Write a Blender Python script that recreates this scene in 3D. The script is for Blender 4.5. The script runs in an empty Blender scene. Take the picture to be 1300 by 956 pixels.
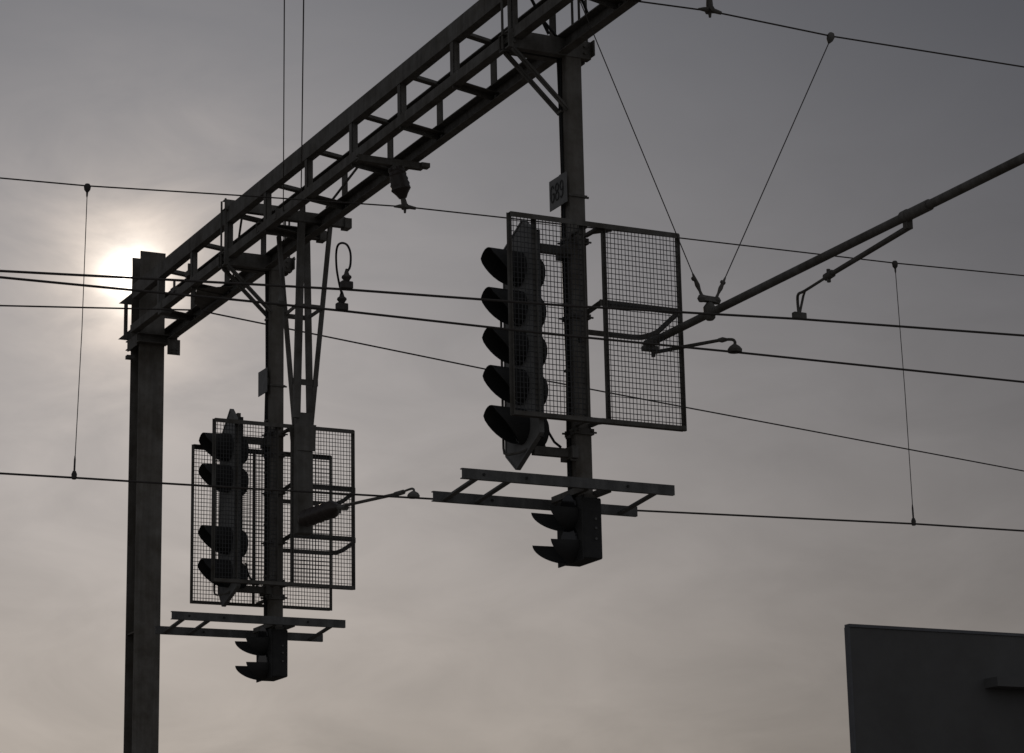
import bpy, math, random
from mathutils import Vector
random.seed(7)
R = math.radians
scn = bpy.context.scene
COL = scn.collection

# ------------------------------------------------------------------ camera
W0, H0 = 1300.0, 956.0
FPX, PITCH, ROLL, YAWB = 3181.1, R(14.0097), R(-1.1478), R(26.6544)
CAM = Vector((0, 0, 1.6))
ORG = Vector((0.4337, 16.0, 0))                 # foot of the signal mast nearest the camera
U_ = Vector((math.cos(YAWB), math.sin(YAWB), 0))   # along the tracks
B_ = Vector((-math.sin(YAWB), math.cos(YAWB), 0))  # along the gantry beam
Z_ = Vector((0, 0, 1))
fw = Vector((0, math.cos(PITCH), math.sin(PITCH)))
rx = Vector((1, 0, 0)); up = rx.cross(fw)
RX = rx*math.cos(ROLL) + up*math.sin(ROLL)
UP = up*math.cos(ROLL) - rx*math.sin(ROLL)

def world(p):                                   # site coordinates (u, b, z) -> world
    return ORG + U_*p[0] + B_*p[1] + Z_*p[2]
def _hit(x, y, n, k):                           # survey helper: sight line against a plane of the site
    d = fw + RX*((x-650)/FPX) - UP*((y-478)/FPX)
    t = (k - (CAM-ORG).dot(n))/d.dot(n)
    q = CAM + d*t - ORG
    return Vector((q.dot(U_), q.dot(B_), q.z))
def Pu(x, y, k): return _hit(x, y, U_, k)
def Pb(x, y, k): return _hit(x, y, B_, k)
def Pz(x, y, k): return _hit(x, y, Z_, k)
V = lambda *a: Vector(a)

cam = bpy.data.cameras.new('camera'); co = bpy.data.objects.new('camera', cam); COL.objects.link(co)
cam.sensor_width = 36; cam.lens = FPX/W0*36; cam.clip_start = .1; cam.clip_end = 20000
from mathutils import Matrix
m = Matrix((RX, UP, -fw)).transposed().to_4x4(); m.translation = CAM
co.matrix_world = m
scn.camera = co

# ------------------------------------------------------------------ materials
def mat(name, col, rough=.6, metal=0.0, var=.25, scale=6, bump=.15, spec=.4, dirt=None):
    m = bpy.data.materials.new(name); m.use_nodes = True
    nt = m.node_tree; N = nt.nodes; Lk = nt.links
    bs = N['Principled BSDF']
    tc = N.new('ShaderNodeTexCoord')
    n1 = N.new('ShaderNodeTexNoise'); n1.inputs['Scale'].default_value = scale; n1.inputs['Detail'].default_value = 8; n1.inputs['Roughness'].default_value = .65
    Lk.new(tc.outputs['Object'], n1.inputs['Vector'])
    cr = N.new('ShaderNodeValToRGB')
    cr.color_ramp.elements[0].position = .3; cr.color_ramp.elements[1].position = .72
    d = dirt or [c*(1-var) for c in col]
    cr.color_ramp.elements[0].color = (*d, 1); cr.color_ramp.elements[1].color = (*[min(1, c*(1+var)) for c in col], 1)
    Lk.new(n1.outputs['Fac'], cr.inputs['Fac']); Lk.new(cr.outputs['Color'], bs.inputs['Base Color'])
    if 'steel' in name:
        mp = N.new('ShaderNodeMapping'); mp.inputs['Scale'].default_value = (22, 22, 1.3); Lk.new(tc.outputs['Object'], mp.inputs['Vector'])
        n3 = N.new('ShaderNodeTexNoise'); n3.inputs['Scale'].default_value = 1.0; n3.inputs['Detail'].default_value = 5; Lk.new(mp.outputs[0], n3.inputs['Vector'])
        r3 = N.new('ShaderNodeMapRange'); Lk.new(n3.outputs['Fac'], r3.inputs['Value']); r3.inputs['From Min'].default_value = .35; r3.inputs['From Max'].default_value = .65; r3.inputs['To Min'].default_value = .84; r3.inputs['To Max'].default_value = 1.12
        vm = N.new('ShaderNodeVectorMath'); vm.operation = 'SCALE'; Lk.new(cr.outputs['Color'], vm.inputs[0]); Lk.new(r3.outputs[0], vm.inputs['Scale']); Lk.new(vm.outputs[0], bs.inputs['Base Color'])
    n2 = N.new('ShaderNodeTexNoise'); n2.inputs['Scale'].default_value = scale*9; n2.inputs['Detail'].default_value = 4
    Lk.new(tc.outputs['Object'], n2.inputs['Vector'])
    mr = N.new('ShaderNodeMapRange'); mr.inputs['To Min'].default_value = max(0, rough-.12); mr.inputs['To Max'].default_value = min(1, rough+.12)
    Lk.new(n2.outputs['Fac'], mr.inputs['Value']); Lk.new(mr.outputs['Result'], bs.inputs['Roughness'])
    bp = N.new('ShaderNodeBump'); bp.inputs['Strength'].default_value = bump; bp.inputs['Distance'].default_value = .004
    Lk.new(n2.outputs['Fac'], bp.inputs['Height']); Lk.new(bp.outputs['Normal'], bs.inputs['Normal'])
    bs.inputs['Metallic'].default_value = metal
    bs.inputs['Specular IOR Level'].default_value = spec
    return m
M = {
 'steel':  mat('weathered_painted_steel', (.19, .185, .176), .62, .0, .3, 5, .25, .3, (.11, .098, .082)),
 'galv':   mat('dull_galvanised_steel', (.185, .184, .182), .6, .0, .3, 9, .2, .3),
 'mast':   mat('mast_steel', (.225, .215, .20), .6, .0, .3, 4, .25, .3, (.13, .112, .09)),
 'black':  mat('matt_black_signal_paint', (.06, .06, .06), .7, 0, .2, 12, .1, .25),
 'plate':  mat('grey_backplate_paint', (.26, .26, .255), .6, 0, .25, 7, .15, .3),
 'wire':   mat('oxidised_copper_wire', (.10, .09, .085), .6, .2, .2, 30, 0, .3),
 'mesh':   mat('fence_wire', (.13, .13, .135), .6, .2, .2, 40, 0, .3),
 'insul':  mat('dark_glazed_insulator', (.07, .055, .05), .35, 0, .2, 20, .05, .5),
 'sign':   mat('dull_grey_sign_face', (.28, .28, .28), .6, 0, .2, 20, .05, .3),
 'ink':    mat('black_sign_lettering', (.085, .085, .085), .7, 0, .1, 20, 0, .2),
 'lens':   mat('dark_lamp_glass', (.01, .01, .012), .15, 0, .1, 3, 0, .5),
 'cable':  mat('black_rubber_cable', (.015, .015, .015), .55, 0, .2, 20, .05, .4),
 'clad':   mat('dark_wall_cladding', (.16, .16, .16), .7, 0, .12, .8, .15, .25, (.135, .132, .13)),
 'trim':   mat('roof_edge_trim', (.17, .175, .19), .5, .2, .15, 3, .1, .4),
 'ground': mat('ballast_and_earth', (.22, .20, .18), .95, 0, .35, 1.5, 1.0, .1),
}

# ------------------------------------------------------------------ mesh builder (site coordinates)
class MB:
    def __init__(s): s.v = []; s.f = []
    def add(s, vs, fs):
        k = len(s.v); s.v += [Vector(p) for p in vs]; s.f += [tuple(i+k for i in f) for f in fs]; return s
    def box(s, c, h, ax=None, ay=None, az=None):
        c = Vector(c); ax = ax or V(1, 0, 0); ay = ay or V(0, 1, 0); az = az or V(0, 0, 1)
        vs = [c+ax*(i*h[0])+ay*(j*h[1])+az*(k*h[2]) for i in (-1, 1) for j in (-1, 1) for k in (-1, 1)]
        return s.add(vs, [(0, 1, 3, 2), (4, 6, 7, 5), (0, 4, 5, 1), (2, 3, 7, 6), (0, 2, 6, 4), (1, 5, 7, 3)])
    def cube(s, u0, u1, b0, b1, z0, z1): return s.box(((u0+u1)/2, (b0+b1)/2, (z0+z1)/2), (abs(u1-u0)/2, abs(b1-b0)/2, abs(z1-z0)/2))
    def frame(s, p, q, hint=None):
        d = (Vector(q)-Vector(p)); L = d.length; d = d/L
        hint = hint or (V(0, 0, 1) if abs(d.z) < .9 else V(0, 1, 0))
        x = d.cross(hint).normalized(); y = x.cross(d).normalized()
        return d, x, y, L
    def bar(s, p, q, w, h, hint=None):            # w across, h along the hint direction
        d, x, y, L = s.frame(p, q, hint)
        return s.box((Vector(p)+Vector(q))/2, (w/2, L/2, h/2), x, d, y)
    def profile(s, p, q, pts, hint=None):         # sweep of a closed polygon (x, y) along p-q
        d, x, y, L = s.frame(p, q, hint); n = len(pts)
        vs = [Vector(e)+x*a+y*c for e in (p, q) for a, c in pts]
        fs = [(i, (i+1) % n, n+(i+1) % n, n+i) for i in range(n)]
        return s.add(vs, fs+[tuple(range(n))[::-1], tuple(range(n, 2*n))])
    def angle(s, p, q, w, h, t=.006, sx=1, sy=1, hint=None):
        pts = [(0, 0), (w, 0), (w, t), (t, t), (t, h), (0, h)]
        pts = [((a-w/2)*sx, (c-h/2)*sy) for a, c in pts]
        return s.profile(p, q, pts, hint)
    def channel(s, p, q, w, h, t=.007, sx=1, hint=None):   # web h tall, flanges w wide
        pts = [(0, 0), (w, 0), (w, t), (t, t), (t, h-t), (w, h-t), (w, h), (0, h)]
        pts = [((a-w/2)*sx, c-h/2) for a, c in pts]
        return s.profile(p, q, pts, hint)
    def ibeam(s, p, q, w, h, t=.012, tw=.01, hint=None):
        pts = [(-w/2, -h/2), (w/2, -h/2), (w/2, -h/2+t), (tw/2, -h/2+t), (tw/2, h/2-t), (w/2, h/2-t), (w/2, h/2), (-w/2, h/2), (-w/2, h/2-t), (-tw/2, h/2-t), (-tw/2, -h/2+t), (-w/2, -h/2+t)]
        return s.profile(p, q, pts, hint)
    def tube(s, pts, r, n=8):
        pts = [Vector(p) for p in pts]; k = len(pts); rs = r if isinstance(r, (list, tuple)) else [r]*k
        ring = []; prev = None
        for i in range(k):
            d = (pts[min(i+1, k-1)]-pts[max(i-1, 0)]).normalized()
            if prev is None:
                h = V(0, 0, 1) if abs(d.z) < .9 else V(1, 0, 0)
                x = d.cross(h).normalized()
            else: x = (prev - d*prev.dot(d)).normalized()
            prev = x; y = d.cross(x)
            ring.append([pts[i]+(x*math.cos(a)+y*math.sin(a))*rs[i] for a in [2*math.pi*j/n for j in range(n)]])
        vs = [p for r_ in ring for p in r_]
        fs = [(i*n+j, i*n+(j+1) % n, (i+1)*n+(j+1) % n, (i+1)*n+j) for i in range(k-1) for j in range(n)]
        return s.add(vs, fs+[tuple(range(n))[::-1], tuple(range((k-1)*n, k*n))])
    def lathe(s, p, q, prof, n=14):               # prof: (fraction along p-q, radius)
        p = Vector(p); q = Vector(q)
        return s.tube_axis([p+(q-p)*t for t, _ in prof], [r for _, r in prof], (q-p).normalized(), n)
    def tube_axis(s, pts, rs, d, n=14):
        h = V(0, 0, 1) if abs(d.z) < .9 else V(1, 0, 0)
        x = d.cross(h).normalized(); y = d.cross(x); k = len(pts)
        vs = [pts[i]+(x*math.cos(a)+y*math.sin(a))*rs[i] for i in range(k) for a in [2*math.pi*j/n for j in range(n)]]
        fs = [(i*n+j, i*n+(j+1) % n, (i+1)*n+(j+1) % n, (i+1)*n+j) for i in range(k-1) for j in range(n)]
        return s.add(vs, fs+[tuple(range(n))[::-1], tuple(range((k-1)*n, k*n))])
    def plate(s, pts, th):                        # polygon with a thickness vector
        n = len(pts); pts = [Vector(p) for p in pts]; th = Vector(th)
        return s.add(pts+[p+th for p in pts], [tuple(range(n))[::-1], tuple(range(n, 2*n))]+[(i, (i+1) % n, n+(i+1) % n, n+i) for i in range(n)])
    def bolt(s, c, d, r=.009, l=.02):
        c = Vector(c); d = Vector(d).normalized(); return s.tube_axis([c-d*l, c+d*l], [r, r], d, 6)
    def build(s, name, m, parent=None, smooth=False, bevel=0):
        me = bpy.data.meshes.new(name)
        base = parent.location if parent else world(sum(s.v, V(0, 0, 0))/len(s.v))
        me.from_pydata([world(p)-base for p in s.v], [], s.f); me.materials.append(M[m])
        import bmesh
        bm = bmesh.new(); bm.from_mesh(me); bmesh.ops.recalc_face_normals(bm, faces=bm.faces)
        if bevel: bmesh.ops.bevel(bm, geom=[e for e in bm.edges if e.calc_face_angle(0) > .6], offset=bevel, segments=1, affect='EDGES')
        bm.to_mesh(me); bm.free()
        if smooth:
            for p in me.polygons: p.use_smooth = True
            me.set_sharp_from_angle(angle=R(40))
        o = bpy.data.objects.new(name, me); COL.objects.link(o)
        if parent: 
            # a part of a part keeps the frame of its thing
            o.parent = parent
            if parent.type == 'MESH': o.location = (0, 0, 0)
        else: o.location = base
        return o

def sub(mb, name, m, part, thing_, **k):          # sub-part: child of a part, in the thing's frame
    o = mb.build(name, m, thing_, **k); o.parent = part; return o
def thing(name, label, cat, at, group=None):
    o = bpy.data.objects.new(name, None); COL.objects.link(o); o.empty_display_size = .2
    o.location = world(at); o['label'] = label; o['category'] = cat
    if group: o['group'] = group
    return o
def tag(o, label, cat, group=None):
    o['label'] = label; o['category'] = cat
    if group: o['group'] = group
    return o

# ------------------------------------------------------------------ ground
g = MB(); S = 6000; n = 24
xs = [-S, -1500, -400, -120, -60, -30, -15, -7, 0, 7, 15, 30, 60, 120, 400, 1500, S]
vs = []; fs = []
for y in xs:
    for x in xs: vs.append((x, y, 0))
k = len(xs)
for i in range(k-1):
    for j in range(k-1): fs.append((i*k+j, i*k+j+1, (i+1)*k+j+1, (i+1)*k+j))
g.add(vs, fs); go = g.build('ground', 'ground'); go['kind'] = 'structure'

# ------------------------------------------------------------------ gantry beam (box truss on four chords)
UL, UR, ZT, ZB, SP, STG = -.42, -.08, 8.245, 7.907, .92, .115
BN, BF = -8.9, 8.34
gt = thing('gantry_beam', 'long dark steel lattice beam of four chords rising across the sky to the upper right', 'gantry', (-.25, 0, 7.9))
for (uu, zz, z0, z1, s_, ef) in ((UL, ZT, -.052, .088, -1, 8.12), (UR, ZT, -.036, .040, 1, BF), (UL, ZB, -.040, .036, -1, 8.17), (UR, ZB, -.092, .036, 1, BF)):
    # channel section, web outwards, flanges turned in
    web = uu+s_*.035; th = .009*-s_; w_ = .07*-s_
    pts = [(web, z0), (web+w_, z0), (web+w_, z0+.009), (web+th, z0+.009), (web+th, z1-.009), (web+w_, z1-.009), (web+w_, z1), (web, z1)]
    vs = [(u1, e, zz+z2) for e in (BN, ef) for u1, z2 in pts]; n = 8
    MB().add(vs, [(i, (i+1) % n, n+(i+1) % n, n+i) for i in range(n)]+[tuple(range(n))[::-1], tuple(range(n, 2*n))]).build('chord', 'steel', gt)
for t in range(-9, 9):
    bl = t*SP; br = bl+STG
    MB().cube(UL-.03, UL-.021, bl-.028, bl+.028, ZB+.03, ZT-.03).cube(UL-.03, UL+.02, bl-.028, bl-.021, ZB+.03, ZT-.03).build('vertical_strut', 'steel', gt)
    MB().cube(UR+.021, UR+.03, br-.028, br+.028, ZB+.03, ZT-.03).cube(UR-.02, UR+.03, br-.028, br-.021, ZB+.03, ZT-.03).build('vertical_strut', 'steel', gt)
    for zz in (ZT+.038, ZB-.038):
        s_ = 1 if zz > 8 else -1
        MB().angle((UL-.02, bl-.03, zz), (UR+.02, br-.03, zz), .055, .05, .007, 1, s_).build('cross_batten', 'steel', gt)
# gusset plates at the far end, fixing the beam to its post
MB().plate([(UL+.03, 6.45, ZB-.046), (UR-.03, 6.25, ZB-.046), (UR-.03, 7.1, ZB-.046), (UL+.16, 6.9, ZB-.046)], (0, 0, -.008)).build('gusset_plate', 'steel', gt)
for (b0, z0) in ((6.9, ZB+.05), (7.25, ZB-.055), (6.5, ZB+.1)):
    MB().cube(UL-.05, UL+.05, b0-.05, b0+.05, z0-.03, z0+.02).bolt((UL-.03, b0, z0+.05), (0, 0, 1), .012, .04).build('clamp', 'steel', gt)
# lacing rod visible in the middle panels
MB().tube([(UR, 3.0, ZT-.02), (UR-.02, 4.1, ZB+.05)], .011, 6).build('tie_rod', 'steel', gt, True)
MB().tube([(UL+.1, 5.5, ZT), (UR-.06, 6.2, ZB)], .010, 6).build('tie_rod', 'steel', gt, True)

# ------------------------------------------------------------------ gantry posts
def gantry_post(bc, label, top=8.68):
    uc = -.255
    t = thing('gantry_post', label, 'post', (uc, bc, 0), 'posts that carry the gantry beam')
    MB().ibeam((uc, bc, 0), (uc, bc, top), .25, .265, .016, .012, V(0, 1, 0)).build('column', 'mast', t)
    MB().cube(uc-.22, uc+.22, bc-.22, bc+.22, -.02, .03).build('base_plate', 'mast', t)
    # stiffener plates between the flanges
    for zz in (ZB-.1, ZT+.08, 5.0, 2.5): MB().cube(uc-.115, uc-.008, bc-.115, bc+.115, zz-.006, zz+.006).cube(uc+.008, uc+.115, bc-.115, bc+.115, zz-.006, zz+.006).build('stiffener', 'mast', t)
    # seat under the beam and its outriggers
    MB().channel((uc-.155, bc-.17, ZB-.10), (uc+.25, bc-.17, ZB-.10), .06, .09, .008).build('seat_beam', 'steel', t)
    MB().channel((uc-.155, bc+.17, ZB-.10), (uc+.16, bc+.17, ZB-.10), .06, .09, .008, -1).build('seat_beam', 'steel', t)
    MB().cube(uc-.155, uc-.147, bc-.14, bc+.14, ZB-.17, ZB-.06).build('seat_plate', 'steel', t)
    MB().plate([(uc+.13, bc-.215, ZB-.25), (uc+.255, bc-.215, ZB-.25), (uc+.255, bc-.215, ZB-.10), (uc+.13, bc-.215, ZB-.10)], (0, .01, 0)).build('seat_plate', 'steel', t)
    MB().cube(uc-.19, uc-.16, bc+.13, bc+.16, ZB-.04, ZT-.02).build('clamp_angle', 'steel', t)
    for zz in (ZB-.02, ZT+.0):
        MB().plate([(uc-.12, bc+.135, zz+.085), (uc-.12, bc+.135, zz-.035), (uc-.25, bc+.135, zz-.035)], (0, .01, 0)).build('bracket', 'steel', t)
    MB().cube(uc+.125, uc+.30, bc-.12, bc-.11, ZB+.13, ZB+.21).build('bracket', 'steel', t)
    for zz in (ZB-.2, ZB-.23): 
        b_ = MB()
        for q in (-.02, .02): b_.bolt((uc+.2+q, bc-.22, zz), (0, 1, 0), .008, .012)
        b_.build('bolt', 'steel', t)
    MB().cube(uc-.20, uc-.13, bc+.0, bc+.06, ZB-.27, ZB-.235).build('bracket', 'steel', t)
    return t
gantry_post(8.245, 'tall H section steel post under the far left end of the lattice beam')
# the other end of the beam stands outside the picture on the same kind of post
gantry_post(-8.9+.1, 'H section steel post under the right hand end of the lattice beam')

# ------------------------------------------------------------------ signal masts
def ubolt(t, zz, b0, h=.02, name='clamp'):
    c = MB()
    c.cube(-.072, .072, b0-.072, b0+.072, zz-h, zz+h)
    for b1 in (b0-.05, b0+.05): c.bolt((0, b1, zz), (1, 0, 0), .007, .1)
    for u1 in (-.05, .05): c.bolt((u1, b0, zz), (0, 1, 0), .007, .095)
    c.build(name, 'steel', t)
def signal_mast(b0, zbot, label, dz, upper):
    t = thing('signal_mast', label, 'signal mast', (0, b0, zbot), 'signal masts hanging from the gantry beam')
    MB().cube(-.062, .062, b0-.055, b0+.055, zbot, 7.81).build('pole', 'mast', t, bevel=.006)
    MB().channel((-.49, b0-.03, 7.865), (.135, b0-.03, 7.865), .06, .125, .009, -1).build('crossbeam', 'steel', t)
    MB().channel((-.49, b0+.06, 7.865), (.135, b0+.06, 7.865), .06, .125, .009, 1).build('crossbeam', 'steel', t)
    MB().cube(.135, .145, b0-.1, b0+.1, 7.82, 7.93).cube(.11, .175, b0-.04, b0+.02, 7.925, 7.935).build('end_plate', 'steel', t)
    MB().channel((-.49, b0-.03, 8.345), (.135, b0-.03, 8.345), .06, .09, .009, -1).build('top_crossbeam', 'steel', t)
    for q in (-.055, .055):
        MB().bar((-.46, b0+q, 7.80), (-.055, b0+q, 7.42), .035, .012, V(0, 1, 0)).bar((-.46, b0+q, 7.80), (-.055, b0+q, 7.42), .008, .03, V(0, 1, 0)).build('brace', 'steel', t)
    for u1, b1 in ((-.48, -.05), (.11, -.05), (.02, -.02), (-.48, .05), (.11, .05)):
        MB().bolt((u1, b0+b1, 8.11), (0, 0, 1), .009, .29).build('tie_bolt', 'steel', t)
    for zz in upper: ubolt(t, zz, b0)
    for u1 in (-.45, .085):
        for z1 in (7.84, 7.89): MB().bolt((u1, b0-.062, z1), (0, 1, 0), .010, .012).build('bolt', 'steel', t)
    cz = [zbot+.12+i*.45 for i in range(int((7.75-zbot-.12)/.45)+1)]+[7.82]
    MB().tube([(-.070-.004*math.sin(i*2.1), b0+.028+.004*math.cos(i*1.7), z) for i, z in enumerate(cz)], .010, 8).tube([(-.071-.003*math.cos(i*1.3), b0+.002+.005*math.sin(i*2.3), z) for i, z in enumerate(cz)], .007, 8).build('cable', 'cable', t, True)
    for z in cz[1:-1]: MB().cube(-.082, -.062, b0-.012, b0+.042, z-.008, z+.008).build('cable_strap', 'steel', t)
    MB().cube(-.02, .02, b0-.060, b0-.055, 5.80, 5.84).build('cap', 'black', t)
    return t
m2 = signal_mast(0, 4.60, 'larger square signal mast near the middle, carrying a five lamp signal head', 0, (6.50, 5.20))
m1 = signal_mast(5.52, 4.55, 'smaller far signal mast on the left, carrying a four lamp signal head', 0, (6.35, 6.17, 5.07, 4.94))
# loose feed cables around the head of the near mast
for k_, pts in enumerate([[(-.30, -.02, 8.2), (-.22, -.06, 8.02), (-.14, -.05, 7.95), (-.10, -.03, 7.93)], [(-.33, -.02, 8.26), (-.24, -.06, 8.04), (-.18, -.05, 7.94)],
                          [(0, -.1, 8.3), (.06, -.12, 8.17), (.1, -.1, 8.1), (.10, -.06, 7.95)]]):
    MB().tube(pts, .011, 6).build('cable', 'cable', m2, True)

# ------------------------------------------------------------------ crossbeam-hung wire mesh screens
def screen(bp, z0, z1, spans, posts, label, b_mast):
    u0, u1 = posts[0], posts[-1]
    t = thing('mesh_screen', label, 'mesh screen', (0, bp, z0), 'wire mesh screens on the signal masts')
    nb = 1 if bp > b_mast else -1
    MB().angle((u0, bp, z1), (u1, bp, z1), .05, .034, .006, nb, -1).build('top_rail', 'steel', t)
    MB().angle((u0, bp, z0), (u1, bp, z0), .05, .028, .006, nb, 1).build('bottom_rail', 'steel', t)
    for q in posts: MB().angle((q, bp, z0-.014), (q, bp, z1+.015), .026, .024, .005, 1, nb, V(0, 1, 0)).build('upright', 'steel', t)
    w = MB(); r = .0027
    for (a, c) in spans:
        n = int(round((c-a)/.0262))
        for i in range(1, n):
            x = a+(c-a)*i/n+random.uniform(-.0012, .0012); w.tube([(x, bp, z0+.01), (x+random.uniform(-.002, .002), bp, z1-.01)], r, 4)
        n = int(round((z1-z0)/.0345))
        for i in range(1, n):
            z = z0+(z1-z0)*i/n+random.uniform(-.0012, .0012); w.tube([(a, bp+.003, z), (c, bp+.003, z+random.uniform(-.002, .002))], r, 4)
    w.build('wire_mesh', 'mesh', t)
    # gusseted arms back to the mast
    for zz in (z1-.012, z0+.012):
        e = b_mast+(-.06 if bp < b_mast else .06)
        MB().bar((-.05, bp, zz), (-.05, e, zz), .03, .02).bar((.05, bp, zz), (.05, e, zz), .03, .02).plate([(.05, bp, zz-.012), (.15, bp, zz-.012), (.05, bp+(e-bp)*.6, zz-.012)], (0, 0, .006)).build('mounting_arm', 'steel', t)
    return t
screen(-.25, 5.23, 6.55, [(-.605, -.08), (.085, .645)], [-.61, -.43, -.08, .083, .648], 'large wire mesh screen in front of the five lamp head on the near mast', 0)
screen(5.27, 5.02, 6.37, [(-.632, -.08), (.064, .615)], [-.635, -.437, -.08, .064, .62], 'front and higher mesh screen of the overlapping pair on the far left mast', 5.52)
screen(5.77, 4.915, 6.247, [(-.645, -.095), (-.095, .61)], [-.648, -.095, .615], 'rear and lower mesh screen of the overlapping pair on the far left mast', 5.52)

# ------------------------------------------------------------------ signal heads
def hood(t, up_, bc, zc, rad, ln, mode, part_m='black'):
    """lamp hood: a half-open cowl that sticks out towards -u; mode full: tube cut back at the bottom, scoop: lower half only"""
    h = MB(); n = 26; vs = []; th = .004
    rngs = []
    for i in range(n+1):
        if mode == 'full': a = -math.pi*1.5 + 2*math.pi*i/n; 
        else: a = math.pi + math.pi*i/n
        sn = math.sin(a)
        if mode == 'full':
            c = (sn+1)/2                                    # 1 at the crown, 0 underneath
            l = ln*(.12+.88*min(1, c*1.32)**.75) if c > 0 else ln*.12
            l = min(l, ln)
        else: l = ln*(.04+.96*(1-abs(sn)**1.8)**.7)
        rngs.append((a, l))
    for (rr) in (rad, rad-th):
        for a, l in rngs:
            cx, cz = math.cos(a), math.sin(a)
            for f_ in (0, .5, 1): vs.append((up_-l*f_, bc+cx*rr*(1-.02*f_), zc+cz*rr))
    k = 3; N1 = (n+1)*k; fs = []
    for s_ in (0, N1):
        for i in range(n):
            for j in range(k-1): fs.append((s_+i*k+j, s_+i*k+j+1, s_+(i+1)*k+j+1, s_+(i+1)*k+j))
    for i in range(n): fs.append((i*k+2, N1+i*k+2, N1+(i+1)*k+2, (i+1)*k+2))
    if mode != 'full':
        for e in (0, n): 
            for j in range(k-1): fs.append((e*k+j, e*k+j+1, N1+e*k+j+1, N1+e*k+j))
    h.add(vs, fs)
    j1, j2 = random.uniform(-.035, .035), random.uniform(-.03, .03)
    for p in h.v:
        p.z += (up_-p.x)*j1; p.y += (up_-p.x)*j2
    ho = h.build('hood', part_m, t, True)
    l_ = MB().tube_axis([V(up_-.004, bc, zc), V(up_-.012, bc, zc)], [rad*.86, rad*.8], V(-1, 0, 0), 20)
    sub(l_, 'lens', 'lens', ho, t, smooth=True)
    return ho

def main_head(b0, zlamps, outline, label, zlo, zhi, zarm, dz):
    up_ = -.40
    t = thing('railway_signal', label, 'signal head', (up_, b0, zlo), 'multi lamp signal heads')
    MB().plate(outline, (.012, 0, 0)).build('backplate', 'plate', t)
    # folded rim round the board
    rim = MB(); n = len(outline)
    for i in range(n): rim.bar(Vector(outline[i])+V(.01, 0, 0), Vector(outline[(i+1) % n])+V(.01, 0, 0), .012, .034, V(1, 0, 0))
    rim.build('rim', 'plate', t)
    bc = b0+.035
    MB().cube(up_+.012, up_+.055, bc-.1, bc+.1, zlamps[-1]-.14, zlamps[0]+.17).build('housing', 'black', t, bevel=.01)
    MB().cube(up_+.055, up_+.085, b0-.02, b0+.02, zlamps[-1]-.1, zhi-.03).build('spine', 'steel', t)
    MB().cube(up_+.013, up_+.045, b0-.19, b0-.15, zlamps[-1]-.1, zhi-.105).build('edge_stiffener', 'black', t)
    for z in zlamps:
        hood(t, up_-.002, bc, z+.012, .117, .235, 'full')
        # lamp case behind the board, rounded at the back
        c = MB(); pr = []
        pts = [(up_+.05, .125), (up_+.115, .118), (up_+.14, .095), (up_+.147, .05)]
        c.tube_axis([V(a, bc-.015, z-.015) for a, _ in pts], [r for _, r in pts], V(1, 0, 0), 20)
        c.build('lamp_case', 'black', t, True)
    zl, zh_ = zlamps[-1]-.16, zlamps[0]-.1
    g_ = [V(up_-.075, bc+.13, zh_), V(up_-.075, bc+.13, zl+.05), V(up_-.072, bc+.125, zl+.015), V(up_-.06, bc+.09, zl), V(up_-.03, bc-.02, zl-.005), V(up_, bc-.06, zl+.01)]
    MB().tube(g_, .0085, 8).build('guard_rod', 'steel', t, True)
    for z, w in ((zarm[0], .028), (zarm[1], .028)):
        MB().cube(up_+.05, -.06, b0-.035, b0+.01, z-w, z+w).build('support_arm', 'steel', t)
        MB().cube(-.1, -.055, b0-.085, b0+.085, z-w-.012, z+w+.012).bolt((-.08, b0-.06, z-.05), (1, 0, 0), .008, .02).build('arm_clamp', 'steel', t)
    MB().plate([(up_+.06, b0-.02, zarm[1]-.02), (up_+.14, b0-.02, zarm[1]+.03), (up_+.1, b0-.02, zarm[1]+.17), (up_+.05, b0-.02, zarm[1]+.1)], (0, .008, 0)).build('bracket', 'steel', t)
    MB().tube([(up_+.13, b0-.04, zarm[1]+.22), (up_+.15, b0-.045, zarm[1]+.12), (up_+.19, b0-.045, zarm[1]+.06), (up_+.24, b0-.04, zarm[1]+.03)], .0085, 6).build('cable', 'cable', t, True)
    return t
ol2 = [(-.40, .255, 6.47), (-.40, -.03, 6.60), (-.40, -.215, 6.455), (-.40, -.215, 5.13), (-.40, .13, 4.955), (-.40, .275, 5.07)]
main_head(0, [6.27, 6.00, 5.735, 5.47, 5.205], ol2, 'large dark signal head with five hooded lamps behind the near mesh screen', 4.95, 6.6, (6.43, 5.055), 0)
ol1 = [(-.40, 5.52+.235, 6.33), (-.40, 5.52+.0, 6.54), (-.40, 5.52-.19, 6.36), (-.40, 5.52-.19, 4.99), (-.40, 5.52+.16, 4.875), (-.40, 5.52+.255, 5.01)]
main_head(5.52, [6.20, 5.93, 5.40, 5.12], ol1, 'smaller distant signal head with four hooded lamps and a gap between the pairs', 4.88, 6.54, (6.28, 5.00), 0)

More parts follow.
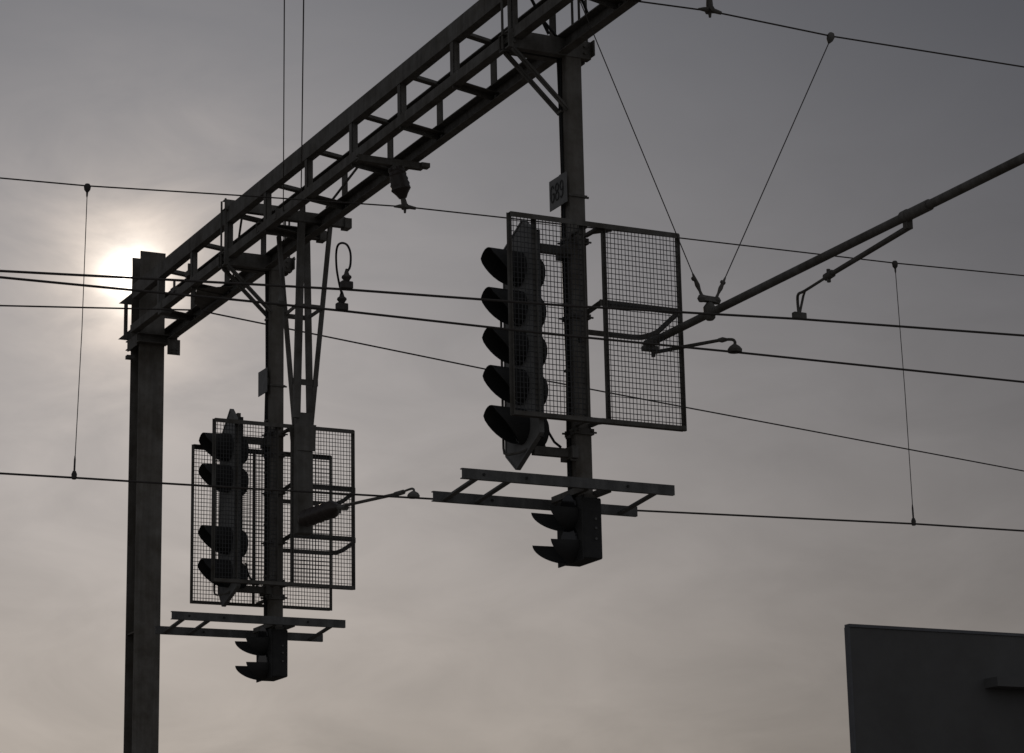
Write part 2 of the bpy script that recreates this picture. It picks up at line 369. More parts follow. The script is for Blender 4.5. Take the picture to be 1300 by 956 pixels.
def small_head(b0, z0, z1, zl, label):
    t = thing('shunting_signal', label, 'signal lamp', (0, b0, z0), 'two lamp heads under the signal masts')
    MB().cube(-.08, .068, b0-.15, b0+.165, z0, z1).build('housing', 'black', t, bevel=.008)
    MB().cube(-.088, -.08, b0-.165, b0+.18, z0-.012, z1+.005).build('front_plate', 'black', t)
    for z in zl: hood(t, -.09, b0+.005, z, .135, .205, 'scoop')
    d = MB()
    for z in (z0+.13, z0+.20, z0+.26): d.bolt((.02, b0-.152, z), (0, 1, 0), .009, .006)
    d.build('latch', 'galv', t)
    MB().cube(-.03, .05, b0-.1, b0+.1, z1, z1+.03).build('mounting_foot', 'steel', t)
    d = MB()
    for z in (z0+.17, z0+.33): d.cube(-.095, -.085, b0-.02, b0+.02, z-.012, z+.012)
    d.build('hinge', 'steel', t)
    return t
small_head(0, 4.345, 4.745, (4.675, 4.465), 'larger black two lamp box with scoop hoods under the near mast')
small_head(5.52, 4.258, 4.655, (4.585, 4.378), 'smaller black two lamp box with scoop hoods under the far left mast')

# ------------------------------------------------------------------ horizontal ladder frames under the screens
def platform(b0, z, ua, ub, label, rungs):
    t = thing('platform_frame', label, 'platform frame', (0, b0, z), 'ladder shaped frames under the masts')
    for q in (-.25, .25):
        zq = z+.01 if q < 0 else z-.04
        ua_ = ua-.03 if q < 0 else ua
        MB().channel((ua_, b0+q, zq), (ub, b0+q, zq), .03, .066, .006, -1).build('side_rail', 'galv', t)
        d = MB()
        for uu in (ua+.12, ua+.42, .2): d.bolt((uu, b0+q-.017, zq), (0, 1, 0), .009, .008)
        d.build('bolt', 'black', t)
    for uu in rungs: MB().bar((uu, b0-.236, z-.012), (uu, b0+.236, z-.06), .038, .014).build('rung', 'galv', t)
    for s_ in (-1, 1): MB().cube(-.10 if s_ < 0 else .066, -.066 if s_ < 0 else .10, b0-.228, b0+.228, z-.03, z+.01).build('mast_bracket', 'steel', t)
platform(0, 4.80, -.95, .55, 'near horizontal ladder frame of two channels crossing the near mast', (-.87, -.64, .42))
platform(5.52, 4.70, -.96, .54, 'distant horizontal ladder frame crossing the far left mast by the tall post', (-.88, -.66, .42))

# ------------------------------------------------------------------ guard hoops beside the masts
def hoop(b0, z, label, zf):
    t = thing('guard_rail', label, 'guard rail', (.2, b0, z), 'flat guard hoops beside the masts')
    MB().bar((.055, b0-.25+.02, z), (.645, b0-.25+.02, z), .012, .042).build('near_rail', 'steel', t)
    far = [(.055, b0+.25, zf), (.56, b0+.25, zf), (.62, b0+.235, zf), (.655, b0+.19, zf+.002), (.672, b0+.1, zf+.008), (.672, b0-.1, z-.012), (.66, b0-.19, z-.006), (.642, b0-.236, z-.004)]
    f_ = MB()
    for p, q in zip(far, far[1:]): f_.bar(p, q, .012, .036)
    f_.build('far_rail', 'steel', t)
    MB().bar((.062, b0-.23, z), (.062, b0+.25, (z+zf)/2-.01), .012, .036).build('cross_bar', 'steel', t)
    ubolt(t, zf+.01, b0, .016, 'mast_clamp')
hoop(0, 6.035, 'guard hoop on the near mast, by the end of the long tube', 5.97)
hoop(5.52, 5.875, 'upper guard hoop on the far left mast', 5.83)
hoop(5.52, 5.442, 'lower guard hoop on the far left mast', 5.40)

# ------------------------------------------------------------------ sign plates
def glyph_strokes(ch):
    a = {'G': [[(.9, .8), (.65, .98), (.3, .98), (.05, .75), (.05, .25), (.3, .02), (.7, .02), (.92, .25), (.92, .48), (.55, .48)]],
         '8': [[(.5, .52), (.15, .62), (.12, .85), (.35, .99), (.65, .99), (.88, .85), (.85, .62), (.5, .52), (.1, .38), (.06, .14), (.32, .01), (.68, .01), (.94, .14), (.9, .38), (.5, .52)]],
         '9': [[(.9, .62), (.6, .44), (.25, .5), (.08, .72), (.25, .96), (.6, 1.0), (.88, .85), (.92, .5), (.75, .12), (.4, .0), (.12, .1)]]}
    return a[ch]
def sign(b0, zc, text, label, bl, br, hh):
    t = thing('number_plate', label, 'sign', (-.1, b0, zc), 'number plates on the signal masts')
    MB().cube(-.106, -.1, b0+br, b0+bl, zc-hh, zc+hh).build('plate', 'sign', t)
    MB().cube(-.1, -.06, b0-.03, b0+.03, zc-.03, zc+.03).cube(-.066, .072, b0-.066, b0+.062, zc-.045, zc-.030).bolt((.07, b0-.05, zc-.04), (1, 0, 0), .008, .02).build('bracket', 'steel', t)
    if text:
        w = MB(); n = len(text); W = (bl-br)*.8; cw = W/n
        for i, ch in enumerate(text):
            b1 = b0+bl-(bl-br)*.1-cw*i       # reads left (far) to right (near)
            for st in glyph_strokes(ch):
                P_ = [V(-.1085, b1-x*cw*.8, zc-.055+y*.115) for x, y in st]
                for p, q in zip(P_, P_[1:]): w.bar(p, q, .004, .010, V(0, 1, 0) if abs((q-p).z) > abs((q-p).y) else V(0, 0, 1))
        w.build('lettering', 'ink', t)
sign(0, 6.852, 'G89', 'near lettered plate high on the near mast, reading G89', .14, -.105, .105)
sign(5.52, 6.81, None, 'small plain plate on the far left mast', .122, -.083, .108)

# ------------------------------------------------------------------ tapered four legged hanger frame carrying the lower registration arm
t = thing('drop_bracket', 'tapered four legged hanging frame of steel channels between the post and the near mast', 'drop bracket', (-.14, 4.5, 5.3))
bn, bf = 4.35, 4.75
zU = 7.93
MB().channel((-.46, bn, zU), (.16, bn, zU), .06, .085, .008, -1).cube(.15, .21, bn-.05, bn+.05, zU-.055, zU+.03).build('crossbeam', 'steel', t)
MB().channel((-.46, bf, zU), (.10, bf, zU), .06, .085, .008, 1).cube(.09, .15, bf-.05, bf+.05, zU-.055, zU+.03).build('crossbeam', 'steel', t)
pc1 = Pb(380.5, 400, bn+.03).x; pc2 = Pb(392, 400, bf-.05).x
MB().channel((pc1, bn-.01, zU+.05), (pc1, bn+.1, 6.25), .056, .04, .007, 1, V(0, 1, 0)).build('leg', 'steel', t)
MB().channel((pc2, bf, zU+.02), (pc2-.03, bf-.15, 6.25), .048, .04, .007, 1, V(0, 1, 0)).build('leg', 'steel', t)
a0, a1 = Pb(420, 278, bn), Pb(395, 540, bn+.13)
MB().bar(a0, a1, .034, .03, V(0, 1, 0)).build('leg', 'steel', t)
a0, a1 = Pb(354, 300, bf), Pb(374, 540, bf-.2)
MB().bar(a0, a1, .034, .03, V(0, 1, 0)).build('leg', 'steel', t)
rz = 7.18
nr, fr = (Pb(377, 386, bn+.02).x, Pb(410, 391, bn+.02).x), (Pb(360, 403, bf-.02).x, Pb(390, 407, bf-.02).x)
MB().bar((nr[0], bn+.03, rz), (nr[1], bn+.03, rz), .012, .04).build('cross_bar', 'steel', t)
MB().bar((fr[0], bf-.03, rz), (fr[1], bf-.03, rz), .012, .04).build('cross_bar', 'steel', t)
MB().bar((nr[0], bn+.03, rz), (fr[0], bf-.03, rz), .012, .03).build('cross_bar', 'steel', t)
MB().bar((nr[1], bn+.03, rz), (fr[1], bf-.03, rz), .012, .03).build('cross_bar', 'steel', t)
pu = Pb(385, 600, 4.5).x
MB().cube(pu-.066, pu+.066, 4.45, 4.55, 5.30, 6.3).build('lower_post', 'steel', t, bevel=.006)
MB().plate([(pu-.10, 4.44, 6.2), (pu+.09, 4.44, 6.2), (pu+.08, 4.44, 5.98), (pu-.08, 4.44, 5.98)], (0, .008, 0)).plate([(pu-.10, 4.562, 6.2), (pu+.09, 4.562, 6.2), (pu+.08, 4.562, 5.98), (pu-.08, 4.562, 5.98)], (0, -.008, 0)).build('gusset_plate', 'steel', t)
MB().cube(pu-.12, pu+.11, 4.45, 4.458, 6.53, 6.58).build('cross_bar', 'steel', t)
MB().tube([(pc2, bf-.05, zU+.0), (pc2, bf-.05, zU+.13)], .012, 8).tube([(pc2, bf-.05, zU+.11), (pc2, bf-.05, zU+.15)], .02, 8).build('tie_bolt', 'steel', t, True)

# ------------------------------------------------------------------ overhead wires
ZC = 5.62
def run(name, pts, r, label, cat, group, mt='wire'):
    o = MB().tube(pts, r, 8).build(name, mt, None, True); return tag(o, label, cat, group)
def ext(p, q, a, c):                                # carry a wire on past both ends
    p, q = Vector(p), Vector(q); d = (q-p); return p-d*a, q+d*c
def line_between(p, q, a=.6, c=.6, mids=()):
    e0, e1 = ext(p, q, a, c); return [e0, p]+list(mids)+[q, e1]
M1Z, W4Z, M2Z = 7.43, 5.20, 7.8
run('contact_wire', line_between(Pz(0, 344, ZC), Pz(1300, 426, ZC), .5, .5, [Pz(211, 355, ZC), Pz(440, 367.5, ZC), Pz(718, 388, ZC), Pz(1015, 405, ZC)]), .0076,
    'upper thick contact wire across the five lamp head, held by the drooping arm', 'contact wire', 'thick contact wires')
run('contact_wire', line_between(Pz(0, 352, ZC), Pz(1300, 485, ZC), .5, .5, [Pz(160, 367.5, ZC), Pz(293, 380, ZC), Pz(434, 394.5, ZC), Pz(698, 424, ZC), Pz(933, 447, ZC)]), .0076,
    'second thick contact wire, spreading below the upper one to the right', 'contact wire', 'thick contact wires')
w4p = [Pz(94, 606.5, W4Z), Pz(205, 613.5, W4Z), Pz(339, 621.5, W4Z), Pz(525, 632, W4Z), Pz(806, 648, W4Z), Pz(1160, 665, W4Z)]
run('contact_wire', line_between(Pz(0, 601, W4Z), Pz(1300, 674, W4Z), .5, .5, w4p), .0076,
    'lowest contact wire, running behind the near ladder frame', 'contact wire', 'thick contact wires')
run('messenger_wire', line_between(Pz(0, 226, M1Z), Pz(1300, 350, M1Z), .5, .5, [Pz(111, 236, M1Z), Pz(310, 248.5, M1Z), Pz(514, 262.5, M1Z), Pz(646, 277, M1Z), Pz(862, 302, M1Z), Pz(1136, 334, M1Z)]), .0058,
    'thin messenger wire passing through the insulator under the beam and above the screens', 'messenger wire', 'thin messenger wires')
run('messenger_wire', line_between(Pz(700, -13, M2Z), Pz(1300, 85, M2Z), 1.5, 1.0, [Pz(805, 1, M2Z), Pz(901, 14, M2Z), Pz(1056, 46, M2Z)]), .0058,
    'thin messenger wire across the upper right corner of the sky', 'messenger wire', 'thin messenger wires')
anch = Pz(244, 393.6, 7.69)
run('pull_off_wire', [ext(anch, Pz(0, 388, 7.69), 0, 1.5)[1], Pz(0, 388, 7.69), anch], .0078, 'thin wire ending on the left end of the beam, nearly level, left of the post', 'wire', 'thin stay wires of the beam')
run('pull_off_wire', [Pz(258, 395, 7.69), Pz(271, 398, 7.69), Pz(618, 469, 7.69), Pz(867, 516.5, 7.69), Pz(1300, 598, 7.69), ext(Pz(867, 516.5, 7.69), Pz(1300, 598, 7.69), 0, 1.5)[1]], .0078,
    'thin slanting wire descending to the right behind the near mast and screen', 'wire', 'thin stay wires of the beam')
va = Pb(358, 381, 4.62)
run('stay_wire', [va, V(va.x, va.y, 7.36), ext(Pz(359.5, 300, 7.9), Pz(361, 0, 7.9), 0, 1.6)[0], Pz(361, 0, 7.9), ext(Pz(359.5, 300, 7.9), Pz(361, 0, 7.9), 0, 1.2)[1]], .0042, 'left one of two fine wires rising side by side to the top edge', 'wire', 'paired fine wires at the top')
run('stay_wire', [Pz(382, 258, 8.02), Pz(383, 200, 8.02), Pz(385.5, 0, 8.02), ext(Pz(383, 200, 8.02), Pz(385.5, 0, 8.02), 0, 1.5)[1]], .0046, 'right one of two fine wires rising side by side to the top edge', 'wire', 'paired fine wires at the top')
tag(MB().lathe(Pb(358, 366, 4.62), Pb(356.5, 388, 4.62), [(0, .008), (.15, .022), (.7, .026), (.8, .04), (1, .034)]).build('wire_anchor', 'steel', None, True), 'small anchor fitting on the left leg of the tapered hanging frame', 'anchor')

# droppers
def dropper(p, q, label):
    t = thing('dropper', label, 'dropper', q, 'droppers between messenger and contact wires')
    p, q = Vector(p), Vector(q); mid = (p+q)/2+V(.008, 0, 0)
    MB().tube([p, mid, q], .0032, 6).build('wire', 'wire', t, True)
    d = (q-p).normalized()
    MB().lathe(p+V(0, 0, .015), p+d*.05, [(0, .018), (.3, .026), (.7, .022), (1, .008)], 10).build('clip', 'wire', t, True)
    MB().tube([p+d*.05, p+d*.075, p+d*.09], [.008, .007, .004], 6).build('ferrule', 'wire', t, True)
    MB().tube([q-d*.16, q-d*.13, q-d*.02], [.004, .007, .007], 6).build('ferrule', 'wire', t, True)
    MB().lathe(q-d*.045, q+V(0, 0, -.012), [(0, .012), (.4, .020), (1, .016)], 10).build('clip', 'wire', t, True)
dropper(Pz(111, 236.5, M1Z), Pz(94, 606, W4Z), 'left dropper wire hanging left of the tall post under the sun glow')
dropper(Pz(1136, 334, M1Z), Pz(1160, 665, W4Z), 'right dropper wire hanging near the right edge')

# jumper cable
t = thing('jumper_cable', 'looped jumper cable with two clamps linking both thick contact wires left of the near mast', 'jumper cable', Pz(437, 380, ZC))
for (px, py) in ((440, 367), (434, 394.5)):
    c = Pz(px, py, ZC)
    MB().box(c+V(0, 0, .024), (.036, .018, .022)).build('clamp', 'wire', t, bevel=.004)
    MB().lathe(c+V(0, 0, .046), c+V(0, 0, .122), [(0, .017), (.12, .02), (.3, .030), (.42, .028), (.55, .016), (.75, .012), (1, .006)], 12).build('terminal', 'wire', t, True)
c1, c2 = Pz(440, 367, ZC), Pz(434, 394.5, ZC)
zt = .0
def mixb(px, py, f_):
    bb = c1.y*(1-f_)+c2.y*f_; return Pb(px, py, bb)
loop = [c1+V(0, 0, .1), mixb(444.5, 338, 0), mixb(445, 322, .08), mixb(441, 311.5, .2), mixb(434.5, 308.5, .32), mixb(429, 311.5, .45), mixb(426.8, 322, .55), mixb(427.3, 340, .7), mixb(430, 357, .85), mixb(433, 370, .95), c2+V(0, 0, .1)]
def smooth_pts(P_, k=4):
    out = []
    for i in range(len(P_)-1):
        p0 = P_[max(i-1, 0)]; p1 = P_[i]; p2 = P_[i+1]; p3 = P_[min(i+2, len(P_)-1)]
        for j in range(k):
            s = j/k; out.append(.5*((2*p1)+(-p0+p2)*s+(2*p0-5*p1+4*p2-p3)*s*s+(-p0+3*p1-3*p2+p3)*s**3))
    return out+[P_[-1]]
MB().tube(smooth_pts(loop), .0068, 8).build('cable', 'cable', t, True)

# insulators carrying the messenger wires under the beam
def hanger(b0, u1, zbeam, top, bot, label, dirw):
    t = thing('suspension_insulator', label, 'insulator', top, 'insulators hanging from the beam')
    top, bot = Vector(top), Vector(bot)
    MB().channel((-.57, b0, zbeam), (u1, b0, zbeam), .05, .05, .008, -1).cube(u1-.02, u1+.05, b0-.04, b0+.02, zbeam-.01, zbeam+.025).build('crossbeam', 'steel', t)
    MB().box(V(top.x, b0, zbeam-.05), (.045, .05, .018)).build('mounting_foot', 'steel', t)
    m_ = top+(bot-top)*.78
    MB().lathe(top, m_, [(0, .056), (.06, .058), (.1, .064), (.16, .06), (.24, .068), (.3, .063), (.4, .072), (.46, .067), (.56, .076), (.62, .071), (.72, .076), (.8, .060), (.88, .046), (1, .03)], 18).build('insulator', 'insul', t, True)
    MB().tube([m_, m_+(bot-m_)*.6, bot], [.02, .024, .02], 8).build('pin', 'steel', t, True)
    d = Vector(dirw).normalized()
    MB().tube([bot-d*.085+V(0, 0, -.006), bot-d*.04, bot, bot+d*.04, bot+d*.085+V(0, 0, -.006)], [.007, .016, .022, .016, .012], 8).bolt(bot, (0, 1, 0), .018, .035).tube([bot, bot+V(0, 0, -.05)], [.014, .008], 6).build('clamp', 'steel', t, True)
d1 = Pz(646, 277, M1Z)-Pz(310, 248.5, M1Z); d2 = Pz(1056, 46, M2Z)-Pz(805, 1, M2Z)
s1 = Pz(514, 262.5, M1Z); s2 = Pz(901, 13, M2Z)
ti = Pb(503, 213, 2.35)
hanger(2.35, -.035, ti.z+.035, (ti.x, 2.35, ti.z), s1, 'stubby dark insulator under the middle of the beam holding the thin wire', d1)
hanger(s2.y, .60, 8.22, (s2.x, s2.y, 8.17), s2, 'dark insulator at the top edge, right of the beam, gripping the thin wire', d2)

# ------------------------------------------------------------------ registration tube and its arms
TZ = 5.86
e0, e1 = Pz(824, 436, TZ), Pz(1300, 200.5, TZ)
e2 = e1+(e1-e0)*.5
t = thing('registration_tube', 'thick round tube slanting down to the mast from the right edge', 'tube', e0)
MB().tube([e0, e1, e2], .0265, 16).build('tube', 'steel', t, True)
dt = (e1-e0).normalized()
def on_tube(px): 
    # point of the tube seen at picture column px
    lo, hi = 0., 1.3
    for _ in range(40):
        m_ = (lo+hi)/2; p = world(e0+(e1-e0)*m_)-CAM
        x = 650+FPX*p.dot(RX)/p.dot(fw)
        if x < px: lo = m_
        else: hi = m_
    return e0+(e1-e0)*lo
q = on_tube(1150); q2 = on_tube(1180)
MB().tube([q, q2], .033, 16).build('sleeve', 'steel', t, True)
MB().tube([q-dt*.025, q+dt*.025], .037, 16).cube(q.x-.01, q.x+.03, q.y-.02, q.y+.02, q.z-.075, q.z-.02).build('collar', 'steel', t, True)
MB().tube([e0-dt*.03, e0+dt*.10], .032, 16).cube(e0.x-.045, e0.x+.06, e0.y-.03, e0.y+.03, e0.z-.05, e0.z-.02).bolt(e0+V(.03, 0, -.06), (0, 0, 1), .014, .03).build('end_fitting', 'steel', t, True)
hk = on_tube(901)
MB().lathe(hk+V(0, 0, -.045), hk+V(0, 0, .075), [(0, .022), (.12, .036), (.7, .042), (.85, .03), (1, .016)], 14).build('collar', 'steel', t, True)
# hub above the tube with the two bridle wires
t = thing('bridle_hub', 'round hub plate above the slanting tube where two fine wires meet', 'hub', hk+V(0, 0, .1))
hub = hk+V(0, 0, .095)
MB().tube([hk+V(0, 0, .07), hub], .014, 8).build('stem', 'steel', t, True)
MB().lathe(hub+V(-.055, 0, -.022), hub+V(-.055, 0, .02), [(0, .02), (.5, .03), (1, .02)], 12).bar(hub+V(-.06, 0, 0), hub+V(.06, 0, -.004), .045, .034).lathe(hub+V(.055, 0, -.026), hub+V(.055, 0, .016), [(0, .02), (.5, .03), (1, .02)], 12).build('hub_plate', 'steel', t, True)
def bridle(top, bot, label):
    t = thing('bridle_wire', label, 'wire', bot, 'fine wires forming a V')
    top, bot = Vector(top), Vector(bot); d = (top-bot).normalized()
    MB().tube([bot+d*.12, bot+d*.6, top], .0036, 6).build('wire', 'wire', t, True)
    MB().tube([bot, bot+d*.03, bot+d*.07, bot+d*.12, bot+d*.15], [.011, .009, .016, .010, .006], 8).build('turnbuckle', 'steel', t, True)
    MB().lathe(bot+d*.12+V(-.02, 0, 0), bot+d*.12+V(.01, 0, -.012), [(0, .01), (.5, .017), (1, .01)], 8).build('clip', 'steel', t, True)
    MB().lathe(top+V(0, 0, .02), top-d*.055, [(0, .018), (.3, .028), (.7, .022), (1, .008)], 10).build('top_clip', 'steel', t, True)
bridle(Pz(732, -9, M2Z), hub+V(-.055, 0, .02), 'left wire of the fine V above the slanting tube')
bridle(Pz(1056, 46, M2Z), hub+V(.055, 0, .016), 'right wire of the fine V above the slanting tube')

# drooping arm to the upper contact wire
t = thing('steady_arm', 'drooping registration arm with a forked foot under the middle of the slanting tube', 'registration arm', q, 'registration arms holding contact wires')
c = Pz(1015, 405.5, ZC); rt = q+V(.02, 0, -.06)
fb = lambda px, py, f_: Pb(px, py, rt.y*(1-f_)+c.y*f_)
k1, k2 = fb(1052, 350, .6), fb(1022, 369, .9)
MB().tube([rt, k1], [.018, .015], 10).build('arm', 'steel', t, True)
MB().tube([k1-(k1-rt).normalized()*.04, k1+(k1-rt).normalized()*.03], .024, 10).bolt(k1, (0, 0, 1), .012, .04).build('collar', 'steel', t, True)
f1 = [k1, k2, fb(1014, 373, .95), fb(1012.5, 380, 1), c+V(-.004, 0, .04)]
MB().tube(smooth_pts(f1, 3), .009, 8).tube([k2, fb(1020, 375, 1), c+V(.004, 0, .04)], .008, 8).build('fork', 'steel', t, True)
MB().box(c+V(0, 0, .022), (.045, .018, .021)).build('clamp', 'steel', t, bevel=.004)
# level arm to the second contact wire
t = thing('steady_arm', 'near level registration arm from the lower end of the slanting tube', 'registration arm', e0, 'registration arms holding contact wires')
c = Pz(933, 447.5, ZC); rt = e0+V(.03, 0, -.06)
fb = lambda px, py, f_: Pb(px, py, rt.y*(1-f_)+c.y*f_)
k1 = fb(916, 431.5, .9); k2 = fb(929, 431, .97); k3 = fb(933, 434, 1)
MB().tube([rt, k1], [.014, .011], 10).build('arm', 'steel', t, True)
MB().lathe(fb(912, 431.7, .87), fb(922, 431.3, .93), [(0, .012), (.5, .019), (1, .012)], 8).build('collar', 'steel', t, True)
MB().tube(smooth_pts([k1, k2, k3, c+V(0, 0, .05)], 3), .010, 8).build('hook', 'steel', t, True)
MB().lathe(c+V(0, 0, .002), c+V(0, 0, .055), [(0, .046), (.35, .048), (.7, .034), (1, .012)], 14).build('clamp', 'steel', t, True)
# lower arm with its fat insulator on the tapered frame
t = thing('steady_arm', 'long registration arm with a fat ribbed insulator at the foot of the tapered hanging frame', 'registration arm', (pu, 4.45, 5.5), 'registration arms holding contact wires')
c = Pz(525, 632, W4Z); r0 = Pb(383, 660, 4.45)
fb = lambda px, py, f_: Pb(px, py, 4.45*(1-f_)+c.y*f_)
r1, r2, r3 = fb(432, 643, .35), fb(513, 624, .93), fb(522, 620.5, .98)
MB().tube([r0+(r1-r0)*.0, r0+(r1-r0)*.12], .045, 10).build('socket', 'steel', t, True)
ribs = [(0, .04)]
for i in range(5):
    f0 = .08+i*.155; ribs += [(f0, .057), (f0+.05, .072), (f0+.08, .072), (f0+.13, .057)]
ribs += [(.9, .03), (1, .018)]
MB().lathe(r0, r1, ribs, 16).build('insulator', 'insul', t, True)
MB().tube([r1-(r1-r0)*.05, fb(440, 644.5, .42)], .022, 8).bolt(fb(431, 647, .35), (0, 0, 1), .012, .03).build('joint', 'steel', t, True)
MB().tube([r1, fb(502, 627.5, .86)], [.013, .013], 8).tube([fb(502, 627.5, .86), fb(512, 624.7, .93)], .019, 8).build('arm', 'steel', t, True)
MB().tube(smooth_pts([fb(510, 625, .92), r3, fb(525.5, 622, 1), c+V(0, 0, .04)], 3), .009, 8).build('hook', 'steel', t, True)
MB().lathe(c+V(0, 0, .0), c+V(0, 0, .05), [(0, .046), (.35, .047), (.7, .036), (1, .012)], 14).build('clamp', 'steel', t, True)

# ------------------------------------------------------------------ tall sheet clad wall at lower right
bb = 20.0
c0 = Pb(1077.5, 792, bb); u0, zr = c0.x, c0.z
t = thing('screen_wall', 'dark tall sheet clad wall with a flat top at the lower right corner', 'wall', (u0, bb, 0))
cl = MB()
cl.cube(u0+.012, u0+14.4, bb, bb+.10, 0, zr-.05)
cl.build('cladding', 'clad', t)
MB().cube(u0-.004, u0+14.5, bb-.02, bb+.12, zr-.05, zr).build('coping', 'trim', t)
MB().cube(u0-.02, u0+.012, bb-.01, bb+.11, 0, zr-.05).build('corner_trim', 'trim', t)
for i in range(7): MB().ibeam((u0+.3+i*2.3, bb+.22, 0), (u0+.3+i*2.3, bb+.22, zr-.3), .2, .2, .012, .01, V(0, 1, 0)).build('post', 'steel', t)
for z in (1.5, 3.5, 5.5, zr-.6): MB().channel((u0+.1, bb+.11, z), (u0+14.3, bb+.11, z), .02, .08, .004).build('girt', 'steel', t)
ul = Pb(1266, 858.6, bb-.35)
MB().cube(ul.x, ul.x+6, bb-.35, bb-.002, ul.z-.16, ul.z).build('ledge_box', 'clad', t)

# ------------------------------------------------------------------ sun and sky
sd = fw + RX*((168-650)/FPX) - UP*((350-478)/FPX); sd.normalize()
el = math.asin(sd.z); az = math.atan2(sd.x, sd.y)
sl = bpy.data.lights.new('sun', 'SUN'); sl.energy = 2.2; sl.angle = R(.53); sl.color = (1, .86, .70)
so = bpy.data.objects.new('sun', sl); COL.objects.link(so); so.rotation_euler = sd.to_track_quat('Z', 'Y').to_euler()
w = bpy.data.worlds.new('World'); scn.world = w; w.use_nodes = True
nt = w.node_tree; N = nt.nodes; Lk = nt.links; bg = N['Background']
sky = N.new('ShaderNodeTexSky'); sky.sky_type = 'NISHITA'; sky.sun_disc = False
sky.sun_elevation = el; sky.sun_rotation = az; sky.air_density = 1; sky.dust_density = 6; sky.ozone_density = 1; sky.altitude = 0
def node(t, **k):
    n_ = N.new(t)
    for a, v in k.items(): setattr(n_, a, v)
    return n_
def math_(op, a, b=None, c=None):
    n_ = node('ShaderNodeMath', operation=op)
    for i, v in enumerate((a, b, c)):
        if v is None: continue
        if isinstance(v, (int, float)): n_.inputs[i].default_value = v
        else: Lk.new(v, n_.inputs[i])
    return n_.outputs[0]
def rgb_scale(col, fac):
    n_ = node('ShaderNodeVectorMath', operation='SCALE')
    if isinstance(col, tuple): n_.inputs[0].default_value = col
    else: Lk.new(col, n_.inputs[0])
    if isinstance(fac, (int, float)): n_.inputs['Scale'].default_value = fac
    else: Lk.new(fac, n_.inputs['Scale'])
    return n_.outputs[0]
def vadd(a, b):
    n_ = node('ShaderNodeVectorMath', operation='ADD'); Lk.new(a, n_.inputs[0]); Lk.new(b, n_.inputs[1]); return n_.outputs[0]
tc = node('ShaderNodeTexCoord'); dirv = tc.outputs['Generated']
nrm = node('ShaderNodeVectorMath', operation='NORMALIZE'); Lk.new(dirv, nrm.inputs[0]); D = nrm.outputs[0]
dot = node('ShaderNodeVectorMath', operation='DOT_PRODUCT'); Lk.new(D, dot.inputs[0]); dot.inputs[1].default_value = sd
ang = math_('MULTIPLY', math_('ARCCOSINE', math_('MINIMUM', dot.outputs['Value'], .9999999)), 57.2958)   # degrees from the sun
# thin drifting cloud: stretched noise over the sky directions
mp = node('ShaderNodeMapping'); Lk.new(D, mp.inputs['Vector']); mp.inputs['Scale'].default_value = (8, 8, 19); mp.inputs['Rotation'].default_value = (R(3), R(-14), 0)
nz = node('ShaderNodeTexNoise'); Lk.new(mp.outputs[0], nz.inputs['Vector']); nz.inputs['Scale'].default_value = 1.6; nz.inputs['Detail'].default_value = 9; nz.inputs['Roughness'].default_value = .56; nz.inputs['Distortion'].default_value = .5
cloud = nz.outputs['Fac']
sep = node('ShaderNodeSeparateXYZ'); Lk.new(D, sep.inputs[0]); elev = math_('MULTIPLY', math_('ARCSINE', sep.outputs['Z']), 57.2958)
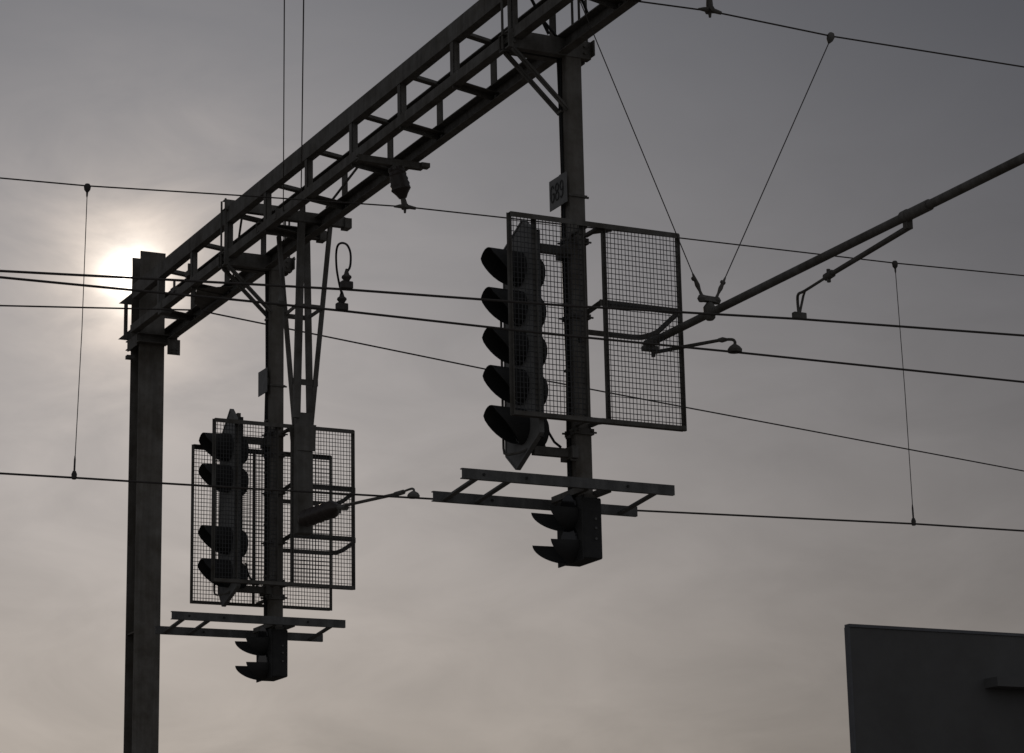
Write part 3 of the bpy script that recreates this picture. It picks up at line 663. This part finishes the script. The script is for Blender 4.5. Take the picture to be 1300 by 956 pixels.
# the veil of high cloud evens out the clear sky's steep gradient
nv = rgb_scale(sky.outputs[0], 1/160)
gm = node('ShaderNodeGamma'); gm.inputs['Gamma'].default_value = .62; Lk.new(nv, gm.inputs['Color'])
ec = node('ShaderNodeClamp'); Lk.new(elev, ec.inputs['Value']); ec.inputs['Min'].default_value = -2; ec.inputs['Max'].default_value = 30
ef = math_('EXPONENT', math_('MULTIPLY', math_('SUBTRACT', ec.outputs[0], 14.0), -.036))
hs = node('ShaderNodeHueSaturation'); hs.inputs['Saturation'].default_value = .75; Lk.new(rgb_scale(gm.outputs[0], math_('MULTIPLY', ef, 160*.535)), hs.inputs['Color'])
tint = node('ShaderNodeVectorMath', operation='MULTIPLY'); Lk.new(hs.outputs[0], tint.inputs[0]); 
tm = node('ShaderNodeMapRange'); Lk.new(elev, tm.inputs['Value']); tm.inputs['From Min'].default_value = 8; tm.inputs['From Max'].default_value = 23
tmx = node('ShaderNodeMix', data_type='VECTOR'); Lk.new(tm.outputs[0], tmx.inputs['Factor']); tmx.inputs[4].default_value = (.94, .968, 1.115); tmx.inputs[5].default_value = (.855, .953, 1.21)
Lk.new(tmx.outputs[1], tint.inputs[1])
base = tint.outputs[0]
# thin cloud lets a little more or less light through, strongest low down and towards the sun
cv = math_('SUBTRACT', cloud, .5)
low = math_('MAXIMUM', math_('SUBTRACT', 1.0, math_('DIVIDE', elev, 24.0)), .0)
base = rgb_scale(base, math_('ADD', 1.0, math_('MULTIPLY', cv, math_('MULTIPLY', low, .75))))
# bright aureole of the veiled sun
def glow(amp, deg, col, pw=1.0):
    e = math_('MULTIPLY', math_('EXPONENT', math_('MULTIPLY', math_('POWER', math_('DIVIDE', ang, deg), pw), -1.0)), amp)
    return rgb_scale(col, e)
mod = math_('MAXIMUM', math_('ADD', -.45, math_('MULTIPLY', cloud, 2.9)), .1)
G = vadd(vadd(glow(600, .34, (1.0, .95, .86), 1.2), glow(165, 1.05, (1.0, .82, .64), 1.0)), glow(15, 3.1, (1.0, .78, .62)))
G = rgb_scale(G, mod)
# pale hazy sky on the side away from the sun
ar = node('ShaderNodeMapRange', interpolation_type='SMOOTHSTEP'); Lk.new(ang, ar.inputs['Value']); ar.inputs['From Min'].default_value = 32; ar.inputs['From Max'].default_value = 90
away = rgb_scale((1.0, .98, .96), math_('MULTIPLY', ar.outputs[0], 17.0))
Lk.new(vadd(vadd(base, G), away), bg.inputs['Color']); bg.inputs['Strength'].default_value = .05
vs_ = scn.view_settings; vs_.view_transform = 'Standard'; vs_.look = 'None'; vs_.exposure = -3.0; vs_.gamma = 1
